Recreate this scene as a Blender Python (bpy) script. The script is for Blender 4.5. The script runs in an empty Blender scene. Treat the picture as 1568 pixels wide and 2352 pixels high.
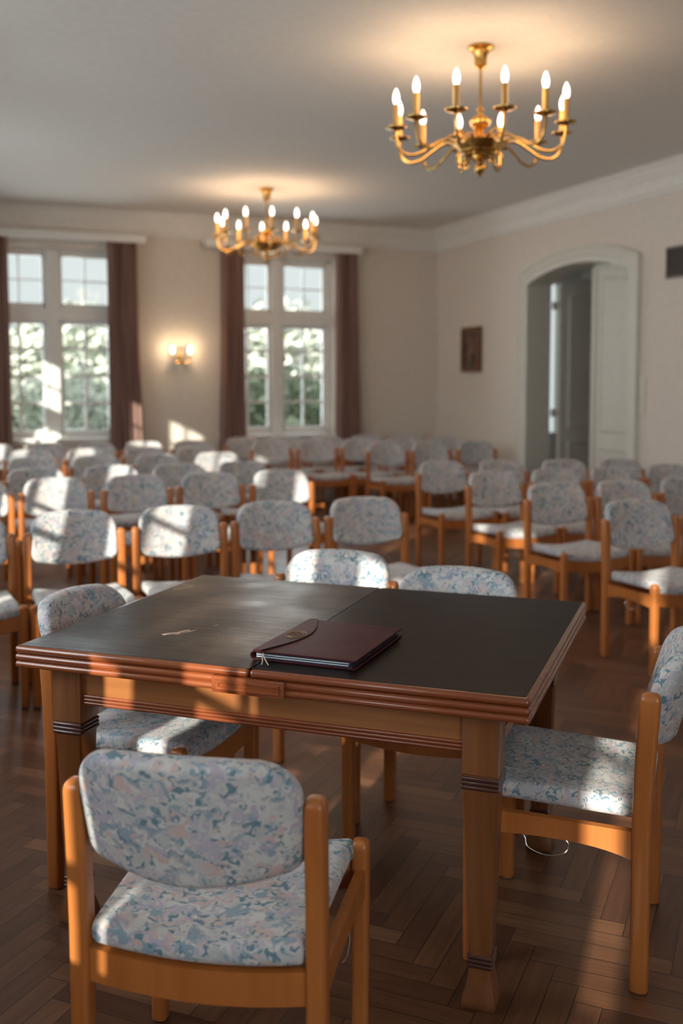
import bpy, bmesh, math, random
from mathutils import Vector, Matrix
random.seed(7)
S = bpy.context.scene
C = S.collection
PI = math.pi
rad = math.radians

# ------------------------------------------------------------------ camera, world, sun, daylight, exposure
YAW = rad(22.0)                       # the room is turned 22 degrees to the camera
NV = Vector((math.cos(YAW), math.sin(YAW), 0))     # along the back wall, to the right
AV = Vector((-math.sin(YAW), math.cos(YAW), 0))    # along the right wall, away
def R(n, q, z=0.0): return NV*n + AV*q + Vector((0, 0, z))
N_LEFT, N_RIGHT, Q_BACK, Q_FRONT, Z_CEIL = -0.75, 6.218, 12.048, -2.0, 3.45

F_PX, PP_Y, PITCH = 2350.0, 1040.0, math.atan((1040-877)/2350.0)
cam_d = bpy.data.cameras.new('camera'); cam = bpy.data.objects.new('camera', cam_d); C.objects.link(cam)
cam_d.sensor_fit = 'VERTICAL'; cam_d.sensor_height = 36.0
cam_d.lens = F_PX*36.0/2352.0
cam_d.shift_y = -(1176-PP_Y)/2352.0
cam.location = (0, 0, 1.5); cam.rotation_euler = (PI/2-PITCH, 0, 0)
cam_d.clip_start = 0.05; cam_d.clip_end = 200
cam_d.dof.use_dof = True; cam_d.dof.focus_distance = 2.55; cam_d.dof.aperture_fstop = 2.1
cam_d.dof.aperture_blades = 0
S.camera = cam

S.view_settings.view_transform = 'Standard'; S.view_settings.look = 'None'
S.view_settings.gamma = 1.0; S.view_settings.use_curve_mapping = False
S.view_settings.exposure = 0.0
S.cycles.max_bounces = 10; S.cycles.diffuse_bounces = 5; S.cycles.glossy_bounces = 4
S.cycles.transparent_max_bounces = 12
S.cycles.sample_clamp_indirect = 6.0
S.cycles.caustics_reflective = False; S.cycles.caustics_refractive = False

world = bpy.data.worlds.new('sky'); S.world = world; world.use_nodes = True
wn = world.node_tree.nodes; wl = world.node_tree.links
bg = wn['Background']; bg.inputs['Color'].default_value = (0.93, 0.99, 1.0, 1); bg.inputs['Strength'].default_value = 0.88

SUN_AZ, SUN_EL = rad(70.7), rad(18.0)
sd = bpy.data.lights.new('sun', 'SUN'); sun = bpy.data.objects.new('sun', sd); C.objects.link(sun)
sd.energy = 11.5; sd.angle = rad(0.6); sd.color = (1.0, 0.92, 0.80)
sdir = Vector((math.cos(SUN_AZ)*math.cos(SUN_EL), math.sin(SUN_AZ)*math.cos(SUN_EL), -math.sin(SUN_EL)))
sun.rotation_euler = sdir.to_track_quat('-Z', 'Y').to_euler(); sun.location = (-6, -10, 8)

LEFT_WINDOWS = [-1.20, 0.69, 3.15, 5.50, 7.85, 9.75]
BACK_WINDOWS = [1.355, 4.05]
def daylight(loc, direction, w, h, power):
    d = bpy.data.lights.new('window_daylight', 'AREA'); o = bpy.data.objects.new('window_daylight', d); C.objects.link(o)
    d.shape = 'RECTANGLE'; d.size = w; d.size_y = h; d.energy = power; d.color = (0.86, 0.93, 1.0)
    o.location = loc; o.rotation_euler = direction.to_track_quat('-Z', 'Z').to_euler()
FRONT_WINDOWS = [0.9]
for q, pw in zip(LEFT_WINDOWS, (60, 70, 125, 105, 85, 85)): daylight(R(N_LEFT-0.75, q, 1.95), NV, 1.35, 2.1, pw)
for n, pw in zip(FRONT_WINDOWS, (115,)): daylight(R(n, Q_FRONT-0.6, 1.95), AV, 1.35, 2.1, pw)
for n in BACK_WINDOWS: daylight(R(n, Q_BACK+0.6, 1.95), -AV, 1.35, 2.1, 60)

# ------------------------------------------------------------------ materials
def mat(name, color=(0.8, 0.8, 0.8), rough=0.5, metal=0.0, spec=0.5):
    m = bpy.data.materials.new(name); m.use_nodes = True
    b = m.node_tree.nodes['Principled BSDF']
    b.inputs['Base Color'].default_value = (*color, 1); b.inputs['Roughness'].default_value = rough
    b.inputs['Metallic'].default_value = metal; b.inputs['Specular IOR Level'].default_value = spec
    return m
def nd(m, t, **kw):
    n = m.node_tree.nodes.new(t)
    for k, v in kw.items():
        if k in n.inputs: n.inputs[k].default_value = v
        else: setattr(n, k, v)
    return n
def lk(m, a, ao, b, bi): m.node_tree.links.new(a.outputs[ao], b.inputs[bi])
def ramp(m, stops, interp='LINEAR'):
    r = m.node_tree.nodes.new('ShaderNodeValToRGB'); r.color_ramp.interpolation = interp
    e = r.color_ramp.elements
    while len(e) > len(stops): e.remove(e[-1])
    while len(e) < len(stops): e.new(1.0)
    for x, (p, c) in zip(e, stops): x.position = p; x.color = (*c, 1)
    return r
def mixc(m, mode='MIX', fac=None):
    n = m.node_tree.nodes.new('ShaderNodeMix'); n.data_type = 'RGBA'; n.blend_type = mode
    if fac is not None: n.inputs[0].default_value = fac
    return n      # inputs 0 fac, 6 A, 7 B ; output 2
def bsdf(m): return m.node_tree.nodes['Principled BSDF']
def add_bump(m, height_node, out, strength, dist=0.002):
    b = nd(m, 'ShaderNodeBump', Strength=strength, Distance=dist)
    lk(m, height_node, out, b, 'Height'); lk(m, b, 'Normal', bsdf(m), 'Normal')

def plaster(name, color, scale=18, bump=0.12):
    m = mat(name, color, 0.85, spec=0.2)
    tc = nd(m, 'ShaderNodeTexCoord'); nz = nd(m, 'ShaderNodeTexNoise', Scale=scale, Detail=6.0)
    lk(m, tc, 'Object', nz, 'Vector')
    c = [x for x in color]; r = ramp(m, [(0.3, tuple(x*0.96 for x in c)), (0.7, tuple(min(1, x*1.03) for x in c))])
    lk(m, nz, 'Fac', r, 'Fac'); lk(m, r, 'Color', bsdf(m), 'Base Color')
    nz2 = nd(m, 'ShaderNodeTexNoise', Scale=140.0, Detail=3.0); lk(m, tc, 'Object', nz2, 'Vector')
    add_bump(m, nz2, 'Fac', bump, 0.002)
    return m
def wood(name, dark, light, rough=0.35, axis='Z', scale=1.0, coat=0.0, bump=0.05):
    m = mat(name, light, rough)
    tc = nd(m, 'ShaderNodeTexCoord'); mp = nd(m, 'ShaderNodeMapping')
    oi = nd(m, 'ShaderNodeObjectInfo')
    sc = {'X': (2, 40, 40), 'Y': (40, 2, 40), 'Z': (40, 40, 2)}[axis]
    mp.inputs['Scale'].default_value = tuple(s*scale for s in sc)
    cmb = nd(m, 'ShaderNodeCombineXYZ'); mu = nd(m, 'ShaderNodeMath', operation='MULTIPLY'); mu.inputs[1].default_value = 30.0
    lk(m, oi, 'Random', mu, 0); lk(m, mu, 0, cmb, 'X'); lk(m, mu, 0, cmb, 'Y'); lk(m, mu, 0, cmb, 'Z')
    lk(m, tc, 'Object', mp, 'Vector'); lk(m, cmb, 0, mp, 'Location')
    nz = nd(m, 'ShaderNodeTexNoise', Scale=1.0, Detail=5.0, Distortion=0.6); lk(m, mp, 0, nz, 'Vector')
    r = ramp(m, [(0.25, dark), (0.75, light)]); lk(m, nz, 'Fac', r, 'Fac'); lk(m, r, 'Color', bsdf(m), 'Base Color')
    bsdf(m).inputs['Coat Weight'].default_value = coat; bsdf(m).inputs['Coat Roughness'].default_value = 0.15
    if bump: add_bump(m, nz, 'Fac', bump, 0.001)
    return m

M = {}
M['wall'] = plaster('cream wall paint', (0.70, 0.63, 0.56))
M['ceiling'] = plaster('white ceiling paint', (0.74, 0.71, 0.67), bump=0.06)
M['white'] = plaster('white gloss woodwork paint', (0.80, 0.80, 0.78), bump=0.02); bsdf(M['white']).inputs['Roughness'].default_value = 0.4
M['cornice'] = plaster('white plaster cornice', (0.78, 0.75, 0.71), bump=0.03)
M['door'] = plaster('off white door paint', (0.66, 0.64, 0.57), bump=0.02); bsdf(M['door']).inputs['Roughness'].default_value = 0.4
M['chair_wood'] = wood('orange brown beech', (0.38, 0.115, 0.026), (0.50, 0.170, 0.042), 0.32, 'Z', 0.6, coat=0.15, bump=0.0)
M['table_wood'] = wood('honey brown table wood', (0.22, 0.076, 0.022), (0.36, 0.136, 0.042), 0.34, 'X', 0.8, coat=0.2)
M['table_leg_wood'] = wood('honey brown leg wood', (0.14, 0.048, 0.017), (0.245, 0.090, 0.029), 0.34, 'Z', 0.8, coat=0.2)
M['moulding'] = wood('red brown moulding', (0.15, 0.032, 0.012), (0.29, 0.080, 0.026), 0.26, 'X', 0.8, coat=0.4)
M['band'] = wood('dark reeded band', (0.045, 0.016, 0.013), (0.09, 0.03, 0.022), 0.3, 'X', 1.0, coat=0.3)
# dark table top: worn varnish
def dark_top(name, lo, hi, spec, r0, r1, bump):
    m = mat(name, lo, 0.36, spec=spec)
    tc = nd(m, 'ShaderNodeTexCoord'); mp = nd(m, 'ShaderNodeMapping'); mp.inputs['Scale'].default_value = (3, 26, 10)
    lk(m, tc, 'Object', mp, 'Vector')
    nz = nd(m, 'ShaderNodeTexNoise', Scale=1.4, Detail=7.0, Distortion=0.5); lk(m, mp, 0, nz, 'Vector')
    r = ramp(m, [(0.3, lo), (0.72, hi)]); lk(m, nz, 'Fac', r, 'Fac'); lk(m, r, 'Color', bsdf(m), 'Base Color')
    n2 = nd(m, 'ShaderNodeTexNoise', Scale=5.0, Detail=4.0); lk(m, tc, 'Object', n2, 'Vector')
    r2 = ramp(m, [(0.3, (r0,)*3), (0.75, (r1,)*3)]); lk(m, n2, 'Fac', r2, 'Fac'); lk(m, r2, 'Color', bsdf(m), 'Roughness')
    add_bump(m, nz, 'Fac', bump, 0.003)
    return m
M['dark_top'] = dark_top('dark stained table top', (0.009, 0.0045, 0.0045), (0.017, 0.0085, 0.0082), 0.07, 0.28, 0.34, 0.03)
M['worn_top'] = dark_top('worn dark stained table top', (0.013, 0.009, 0.009), (0.034, 0.019, 0.015), 0.17, 0.26, 0.44, 0.30)
def fabric():
    m = mat('blue pink patterned upholstery', (0.5, 0.5, 0.55), 0.9, spec=0.15)
    tc = nd(m, 'ShaderNodeTexCoord'); oi = nd(m, 'ShaderNodeObjectInfo')
    mu = nd(m, 'ShaderNodeMath', operation='MULTIPLY'); mu.inputs[1].default_value = 7.0
    lk(m, oi, 'Random', mu, 0)
    cmb = nd(m, 'ShaderNodeCombineXYZ'); lk(m, mu, 0, cmb, 'X'); lk(m, mu, 0, cmb, 'Y')
    mp = nd(m, 'ShaderNodeMapping'); lk(m, tc, 'Object', mp, 'Vector'); lk(m, cmb, 0, mp, 'Location')
    # warp the coordinates so that the patches smear into brush strokes
    w1 = nd(m, 'ShaderNodeTexNoise', Scale=38.0, Detail=1.0); lk(m, mp, 0, w1, 'Vector')
    sub = nd(m, 'ShaderNodeVectorMath', operation='SUBTRACT'); sub.inputs[1].default_value = (0.5, 0.5, 0.5); lk(m, w1, 'Color', sub, 0)
    sc = nd(m, 'ShaderNodeVectorMath', operation='SCALE'); sc.inputs['Scale'].default_value = 0.085; lk(m, sub, 0, sc, 0)
    ad = nd(m, 'ShaderNodeVectorMath', operation='ADD'); lk(m, mp, 0, ad, 0); lk(m, sc, 0, ad, 1)
    def layer(scale, off, lo, hi):
        mm = nd(m, 'ShaderNodeMapping'); mm.inputs['Location'].default_value = off; mm.inputs['Rotation'].default_value = (0.5, 0.4+off[1]*0.1, off[0])
        mm.inputs['Scale'].default_value = (1.0, 1.9, 1.5)
        lk(m, ad, 0, mm, 'Vector')
        n = nd(m, 'ShaderNodeTexNoise', Scale=scale, Detail=1.0, Roughness=0.5); lk(m, mm, 0, n, 'Vector')
        r = ramp(m, [(lo, (0, 0, 0)), (hi, (1, 1, 1))]); lk(m, n, 'Fac', r, 'Fac'); return r
    base = ramp(m, [(0.35, (0.475, 0.47, 0.48)), (0.65, (0.595, 0.57, 0.55))])
    nb = nd(m, 'ShaderNodeTexNoise', Scale=18.0, Detail=2.0); lk(m, ad, 0, nb, 'Vector'); lk(m, nb, 'Fac', base, 'Fac')
    cur = (base, 'Color')
    for (scale, off, lo, hi, col) in [(17.0, (1.3, 4, 2), 0.535, 0.60, (0.60, 0.44, 0.41)),
                                      (20.0, (5.1, 1, 7), 0.550, 0.61, (0.28, 0.36, 0.42)),
                                      (26.0, (2.2, 8, 3), 0.575, 0.63, (0.15, 0.24, 0.29)),
                                      (20.0, (7.7, 3, 1), 0.590, 0.63, (0.47, 0.42, 0.50)),
                                      (24.0, (3.3, 6, 9), 0.560, 0.62, (0.62, 0.60, 0.57))]:
        L = layer(scale, off, lo, hi); x = mixc(m)
        lk(m, L, 'Color', x, 0); m.node_tree.links.new(cur[0].outputs[cur[1]], x.inputs[6]); x.inputs[7].default_value = (*col, 1)
        cur = (x, 2)
    m.node_tree.links.new(cur[0].outputs[cur[1]], bsdf(m).inputs['Base Color'])
    wv = nd(m, 'ShaderNodeTexNoise', Scale=700.0, Detail=1.0); lk(m, tc, 'Object', wv, 'Vector'); add_bump(m, wv, 'Fac', 0.15, 0.001)
    bsdf(m).inputs['Sheen Weight'].default_value = 0.15
    return m
M['fabric'] = fabric()
def parquet():
    m = mat('oak herringbone parquet', (0.3, 0.17, 0.1), 0.36, spec=0.5)
    at = nd(m, 'ShaderNodeAttribute'); at.attribute_name = 'plank'
    uv = nd(m, 'ShaderNodeUVMap'); uv.uv_map = 'grain'
    mp = nd(m, 'ShaderNodeMapping'); mp.inputs['Scale'].default_value = (4, 55, 1); lk(m, uv, 0, mp, 'Vector')
    nz = nd(m, 'ShaderNodeTexNoise', Scale=1.0, Detail=6.0, Distortion=0.8); lk(m, mp, 0, nz, 'Vector')
    sp = nd(m, 'ShaderNodeSeparateColor'); lk(m, at, 'Color', sp, 0)
    tone = ramp(m, [(0.0, (0.095, 0.036, 0.018)), (0.45, (0.142, 0.057, 0.027)), (0.8, (0.190, 0.081, 0.039)), (1.0, (0.245, 0.115, 0.058))])
    lk(m, sp, 0, tone, 'Fac')
    gr = ramp(m, [(0.3, (0.72,)*3), (0.7, (1.12,)*3)]); lk(m, nz, 'Fac', gr, 'Fac')
    x = mixc(m, 'MULTIPLY', 1.0); lk(m, tone, 'Color', x, 6); lk(m, gr, 'Color', x, 7)
    ue = nd(m, 'ShaderNodeUVMap'); ue.uv_map = 'edge'
    sx = nd(m, 'ShaderNodeSeparateXYZ'); lk(m, ue, 0, sx, 0)
    def edge(o, width):
        a = nd(m, 'ShaderNodeMath', operation='SUBTRACT'); a.inputs[1].default_value = 0.5; lk(m, sx, o, a, 0)
        b = nd(m, 'ShaderNodeMath', operation='ABSOLUTE'); lk(m, a, 0, b, 0)
        c = nd(m, 'ShaderNodeMath', operation='GREATER_THAN'); c.inputs[1].default_value = 0.5-width; lk(m, b, 0, c, 0); return c
    e1, e2 = edge('X', 0.004), edge('Y', 0.022)
    mx = nd(m, 'ShaderNodeMath', operation='MAXIMUM'); lk(m, e1, 0, mx, 0); lk(m, e2, 0, mx, 1)
    y = mixc(m); lk(m, mx, 0, y, 0); lk(m, x, 2, y, 6); y.inputs[7].default_value = (0.035, 0.02, 0.012, 1)
    lk(m, y, 2, bsdf(m), 'Base Color')
    add_bump(m, nz, 'Fac', 0.08, 0.002)
    return m
M['parquet'] = parquet()
def brass():
    m = mat('polished brass', (0.62, 0.36, 0.10), 0.24, 1.0)
    tc = nd(m, 'ShaderNodeTexCoord'); nz = nd(m, 'ShaderNodeTexNoise', Scale=30.0, Detail=3.0); lk(m, tc, 'Object', nz, 'Vector')
    r = ramp(m, [(0.3, (0.50, 0.27, 0.07)), (0.7, (0.68, 0.42, 0.13))]); lk(m, nz, 'Fac', r, 'Fac'); lk(m, r, 'Color', bsdf(m), 'Base Color')
    return m
M['brass'] = brass()
M['sleeve'] = mat('amber candle sleeve', (0.62, 0.34, 0.09), 0.45)
def glow(name, col, strength):
    m = mat(name, (0.9, 0.85, 0.75), 0.3); b = bsdf(m)
    b.inputs['Emission Color'].default_value = (*col, 1); b.inputs['Emission Strength'].default_value = strength; return m
M['bulb'] = glow('lit bulb glass', (1.0, 0.93, 0.82), 4.0)
def glass():
    m = bpy.data.materials.new('window glass'); m.use_nodes = True; nt = m.node_tree; nt.nodes.clear()
    o = nt.nodes.new('ShaderNodeOutputMaterial'); t = nt.nodes.new('ShaderNodeBsdfTransparent'); g = nt.nodes.new('ShaderNodeBsdfGlossy')
    t.inputs[0].default_value = (0.96, 0.98, 0.97, 1); g.inputs['Roughness'].default_value = 0.02
    fr = nt.nodes.new('ShaderNodeFresnel'); fr.inputs[0].default_value = 1.25
    x = nt.nodes.new('ShaderNodeMixShader'); nt.links.new(fr.outputs[0], x.inputs[0]); nt.links.new(t.outputs[0], x.inputs[1]); nt.links.new(g.outputs[0], x.inputs[2])
    nt.links.new(x.outputs[0], o.inputs[0]); return m
M['glass'] = glass()
def curtain_mat():
    m = mat('mauve brown curtain cloth', (0.19, 0.115, 0.095), 0.9, spec=0.1)
    tc = nd(m, 'ShaderNodeTexCoord'); mp = nd(m, 'ShaderNodeMapping'); mp.inputs['Scale'].default_value = (26, 26, 1.0); lk(m, tc, 'Object', mp, 'Vector')
    nz = nd(m, 'ShaderNodeTexNoise', Scale=1.0, Detail=2.0); lk(m, mp, 0, nz, 'Vector')
    r = ramp(m, [(0.3, (0.22, 0.13, 0.105)), (0.7, (0.35, 0.225, 0.19))]); lk(m, nz, 'Fac', r, 'Fac'); lk(m, r, 'Color', bsdf(m), 'Base Color')
    return m
M['curtain'] = curtain_mat()
M['chrome'] = mat('chromed wire', (0.75, 0.75, 0.76), 0.2, 1.0)
M['glide'] = mat('grey plastic glide', (0.28, 0.27, 0.27), 0.5)
def leather():
    m = mat('burgundy leather', (0.085, 0.028, 0.030), 0.42, spec=0.04)
    tc = nd(m, 'ShaderNodeTexCoord'); nz = nd(m, 'ShaderNodeTexNoise', Scale=9.0, Detail=5.0, Distortion=0.8); lk(m, tc, 'Object', nz, 'Vector')
    r = ramp(m, [(0.3, (0.058, 0.015, 0.019)), (0.72, (0.095, 0.028, 0.030))]); lk(m, nz, 'Fac', r, 'Fac'); lk(m, r, 'Color', bsdf(m), 'Base Color')
    v = nd(m, 'ShaderNodeTexNoise', Scale=60.0, Detail=4.0); lk(m, tc, 'Object', v, 'Vector'); add_bump(m, v, 'Fac', 0.12, 0.001); return m
M['leather'] = leather()
M['stitch'] = mat('dark leather edge', (0.012, 0.008, 0.010), 0.5)
M['gold'] = mat('gold foil stamp', (0.33, 0.20, 0.085), 0.45, 0.3)
M['paper'] = mat('white paper pages', (0.66, 0.70, 0.76), 0.8)
M['card'] = mat('dark card pages', (0.03, 0.035, 0.05), 0.7)
M['cord'] = mat('pale cord', (0.52, 0.44, 0.38), 0.8)
M['bare_wood'] = mat('bare scratched wood', (0.62, 0.43, 0.33), 0.7)
M['frame_wood'] = wood('brown picture frame wood', (0.12, 0.055, 0.03), (0.22, 0.10, 0.05), 0.4, 'Z')
def canvas():
    m = mat('dark oil paint', (0.09, 0.055, 0.042), 0.5)
    tc = nd(m, 'ShaderNodeTexCoord'); nz = nd(m, 'ShaderNodeTexNoise', Scale=9.0, Detail=4.0); lk(m, tc, 'Object', nz, 'Vector')
    r = ramp(m, [(0.3, (0.055, 0.034, 0.028)), (0.7, (0.17, 0.105, 0.075))]); lk(m, nz, 'Fac', r, 'Fac'); lk(m, r, 'Color', bsdf(m), 'Base Color'); return m
M['canvas'] = canvas()
M['paint_skin'] = mat('muted pink oil paint', (0.23, 0.12, 0.085), 0.5)
M['paint_dark'] = mat('black oil paint', (0.015, 0.012, 0.012), 0.5)
M['vent'] = mat('dark grey brown grille metal', (0.13, 0.105, 0.095), 0.5, 0.1)
M['vent_back'] = mat('black duct', (0.05, 0.042, 0.04), 0.8)
M['switch'] = mat('cream plastic switch', (0.70, 0.67, 0.58), 0.4)
def leafmat(name, a, b):
    m = mat(name, a, 0.5, spec=0.4)
    tc = nd(m, 'ShaderNodeTexCoord'); nz = nd(m, 'ShaderNodeTexNoise', Scale=3.0, Detail=3.0); lk(m, tc, 'Object', nz, 'Vector')
    r = ramp(m, [(0.35, a), (0.65, b)]); lk(m, nz, 'Fac', r, 'Fac'); lk(m, r, 'Color', bsdf(m), 'Base Color'); return m
M['leaf'] = leafmat('green leaves', (0.13, 0.19, 0.10), (0.42, 0.48, 0.34))
M['leaf_overexposed'] = leafmat('overexposed pale leaves', (0.42, 0.48, 0.38), (0.78, 0.80, 0.75))  # glare of the overexposed foliage is painted in as a paler leaf colour
M['bark'] = mat('bark', (0.10, 0.07, 0.05), 0.9)
M['lawn'] = leafmat('lawn grass', (0.12, 0.2, 0.06), (0.22, 0.3, 0.12))
M['render'] = plaster('white house render', (0.92, 0.92, 0.92))
M['roof'] = mat('grey roof tiles', (0.35, 0.34, 0.35), 0.8)
M['pane_grey'] = mat('grey house window', (0.45, 0.46, 0.48), 0.3)

# ------------------------------------------------------------------ mesh helpers
def obj(name, bm, material, parent=None, smooth=40, recalc=True):
    if recalc: bmesh.ops.recalc_face_normals(bm, faces=bm.faces)
    me = bpy.data.meshes.new(name); bm.to_mesh(me); bm.free()
    me.materials.append(material)
    if smooth:
        for p in me.polygons: p.use_smooth = True
        me.set_sharp_from_angle(angle=rad(smooth))
    o = bpy.data.objects.new(name, me); C.objects.link(o)
    if parent is not None: o.parent = parent
    return o
def thing(name, label, cat, loc=(0, 0, 0), rotz=0.0, group=None):
    o = bpy.data.objects.new(name, None); C.objects.link(o); o.location = loc; o.rotation_euler = (0, 0, rotz)
    o.empty_display_size = 0.1; o['label'] = label; o['category'] = cat
    if group: o['group'] = group
    return o
def tag(o, label, cat, group=None):
    o['label'] = label; o['category'] = cat
    if group: o['group'] = group
    return o
def struct(name, bm, m, loc=(0, 0, 0), rotz=0.0, smooth=40):
    o = obj(name, bm, m, None, smooth); o.location = loc; o.rotation_euler = (0, 0, rotz); o['kind'] = 'structure'; return o
def struct_root(name, loc, rotz):
    o = bpy.data.objects.new(name, None); C.objects.link(o); o.location = loc; o.rotation_euler = (0, 0, rotz); o['kind'] = 'structure'; return o
def BM(): return bmesh.new()
def box(bm, x0, x1, y0, y1, z0, z1, bev=0.0, seg=2):
    r = bmesh.ops.create_cube(bm, size=1.0); vs = r['verts']
    for v in vs: v.co = Vector(((x0+x1)/2+v.co.x*(x1-x0), (y0+y1)/2+v.co.y*(y1-y0), (z0+z1)/2+v.co.z*(z1-z0)))
    if bev > 0:
        es = list({e for v in vs for e in v.link_edges})
        bmesh.ops.bevel(bm, geom=es, offset=bev, segments=seg, profile=0.6, affect='EDGES')
    return bm
def rrect(w, d, r, n=4):
    pts = []
    r = min(r, w/2*0.999, d/2*0.999)
    for cx, cy, a0 in ((w/2-r, d/2-r, 0), (-w/2+r, d/2-r, 90), (-w/2+r, -d/2+r, 180), (w/2-r, -d/2+r, 270)):
        for k in range(n+1):
            a = rad(a0+90*k/n); pts.append((cx+r*math.cos(a), cy+r*math.sin(a)))
    return pts
def loft(bm, secs, cap=True, closed=True):
    rows = [[bm.verts.new(p) for p in s] for s in secs]
    n = len(rows[0])
    for a, b in zip(rows, rows[1:]):
        for i in range(n if closed else n-1):
            j = (i+1) % n
            bm.faces.new((a[i], a[j], b[j], b[i]))
    if cap:
        bm.faces.new(rows[0]); bm.faces.new(rows[-1])
    return rows
def post(bm, x, y, z0, z1, w, d, r=0.012, w0=None, d0=None, lean=0.0, lean_z=0.45, dome=0.022):
    w0 = w0 or w; d0 = d0 or d
    secs = []
    zs = [z0, z0+0.003] + [z0+(z1-dome-z0)*k/8 for k in range(1, 9)]
    def sec(z, s=1.0):
        t = (z-z0)/(z1-z0); ww, dd = (w0+(w-w0)*t)*s, (d0+(d-d0)*t)*s
        oy = -lean*max(0, (z-lean_z)/(z1-lean_z))**1.3
        return [(x+px, y+oy+py, z) for px, py in rrect(ww, dd, r*s)]
    for i, z in enumerate(zs): secs.append(sec(z, 0.95 if i == 0 else 1.0))
    for k in range(1, 6):
        a = PI/2*k/5; secs.append(sec(z1-dome+dome*math.sin(a), max(0.08, math.cos(a)**0.55)))
    loft(bm, secs); return bm
def lathe(bm, prof, n=24, cx=0, cy=0):
    loft(bm, [[(cx+r*math.cos(2*PI*k/n), cy+r*math.sin(2*PI*k/n), z) for k in range(n)] for r, z in prof]); return bm
def catmull(pts, k=6):
    pts = [Vector(p) for p in pts]; out = []
    P = [2*pts[0]-pts[1]] + pts + [2*pts[-1]-pts[-2]]
    for i in range(1, len(P)-2):
        for j in range(k):
            t = j/k; a, b, c, d = P[i-1], P[i], P[i+1], P[i+2]
            out.append(0.5*((2*b)+(c-a)*t+(2*a-5*b+4*c-d)*t*t+(-a+3*b-3*c+d)*t**3))
    out.append(pts[-1]); return out
def tube(bm, pts, r, n=8, closed=False):
    pts = [Vector(p) for p in pts]; m = len(pts); secs = []
    up = Vector((0, 0, 1)); prev = None
    for i, p in enumerate(pts):
        t = (pts[(i+1) % m]-pts[i-1]) if closed else (pts[min(i+1, m-1)]-pts[max(i-1, 0)])
        t.normalize()
        if prev is None:
            a = t.cross(up if abs(t.z) < 0.9 else Vector((1, 0, 0))).normalized()
        else:
            a = (prev-t*prev.dot(t)).normalized()
        prev = a; b = t.cross(a)
        rr = r(i/(m-1)) if callable(r) else r
        secs.append([tuple(p+a*rr*math.cos(2*PI*k/n)+b*rr*math.sin(2*PI*k/n)) for k in range(n)])
    if closed: secs.append(secs[0])
    loft(bm, secs, cap=not closed)
    if closed: bmesh.ops.remove_doubles(bm, verts=bm.verts, dist=1e-6)
    return bm
def slab(bm, outline, prof, warp=None, rings=(0.75, 0.5, 0.25)):
    """rounded slab: outline in the xy plane, prof = (inset, z) from the bottom rim to the top rim"""
    n = len(outline); O = [Vector((p[0], p[1], 0)) for p in outline]; cen = sum(O, Vector())/n
    nrm = []
    for i in range(n):
        t = (O[(i+1) % n]-O[i-1]); t.normalize(); nrm.append(Vector((t.y, -t.x, 0)))
    if (O[0]-cen).dot(nrm[0]) < 0: nrm = [-v for v in nrm]
    def ring(ins, z): return [bm.verts.new((O[i].x-nrm[i].x*ins, O[i].y-nrm[i].y*ins, z)) for i in range(n)]
    R_ = [ring(*p) for p in prof]
    def cap(rim, z):
        rows = [rim]
        for s in rings: rows.append([bm.verts.new((cen.x+(v.co.x-cen.x)*s, cen.y+(v.co.y-cen.y)*s, z)) for v in rim])
        for a, b in zip(rows, rows[1:]):
            for i in range(n): bm.faces.new((a[i], a[(i+1) % n], b[(i+1) % n], b[i]))
        c = bm.verts.new((cen.x, cen.y, z))
        for i in range(n): bm.faces.new((rows[-1][i], rows[-1][(i+1) % n], c))
    for a, b in zip(R_, R_[1:]):
        for i in range(n): bm.faces.new((a[i], a[(i+1) % n], b[(i+1) % n], b[i]))
    cap(R_[0], prof[0][1]); cap(R_[-1], prof[-1][1])
    if warp:
        for v in bm.verts: v.co = Vector(warp(v.co))
    return bm
def roundprof(z0, z1, r, k=5):
    pr = []
    for i in range(k+1):
        a = PI/2*i/k; pr.append((r*(1-math.sin(a)), z0+r*(1-math.cos(a))))
    for i in range(k+1):
        a = PI/2*i/k; pr.append((r*(1-math.cos(a)), z1-r+r*math.sin(a)))
    return pr
def halfround(z0, z1, depth, k=6):
    """a half-round bead on the rim"""
    zm, h = (z0+z1)/2, (z1-z0)/2
    return [(depth*(1-math.cos(PI/2*(-1+2*i/k))), zm+h*math.sin(PI/2*(-1+2*i/k))) for i in range(k+1)]

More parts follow.
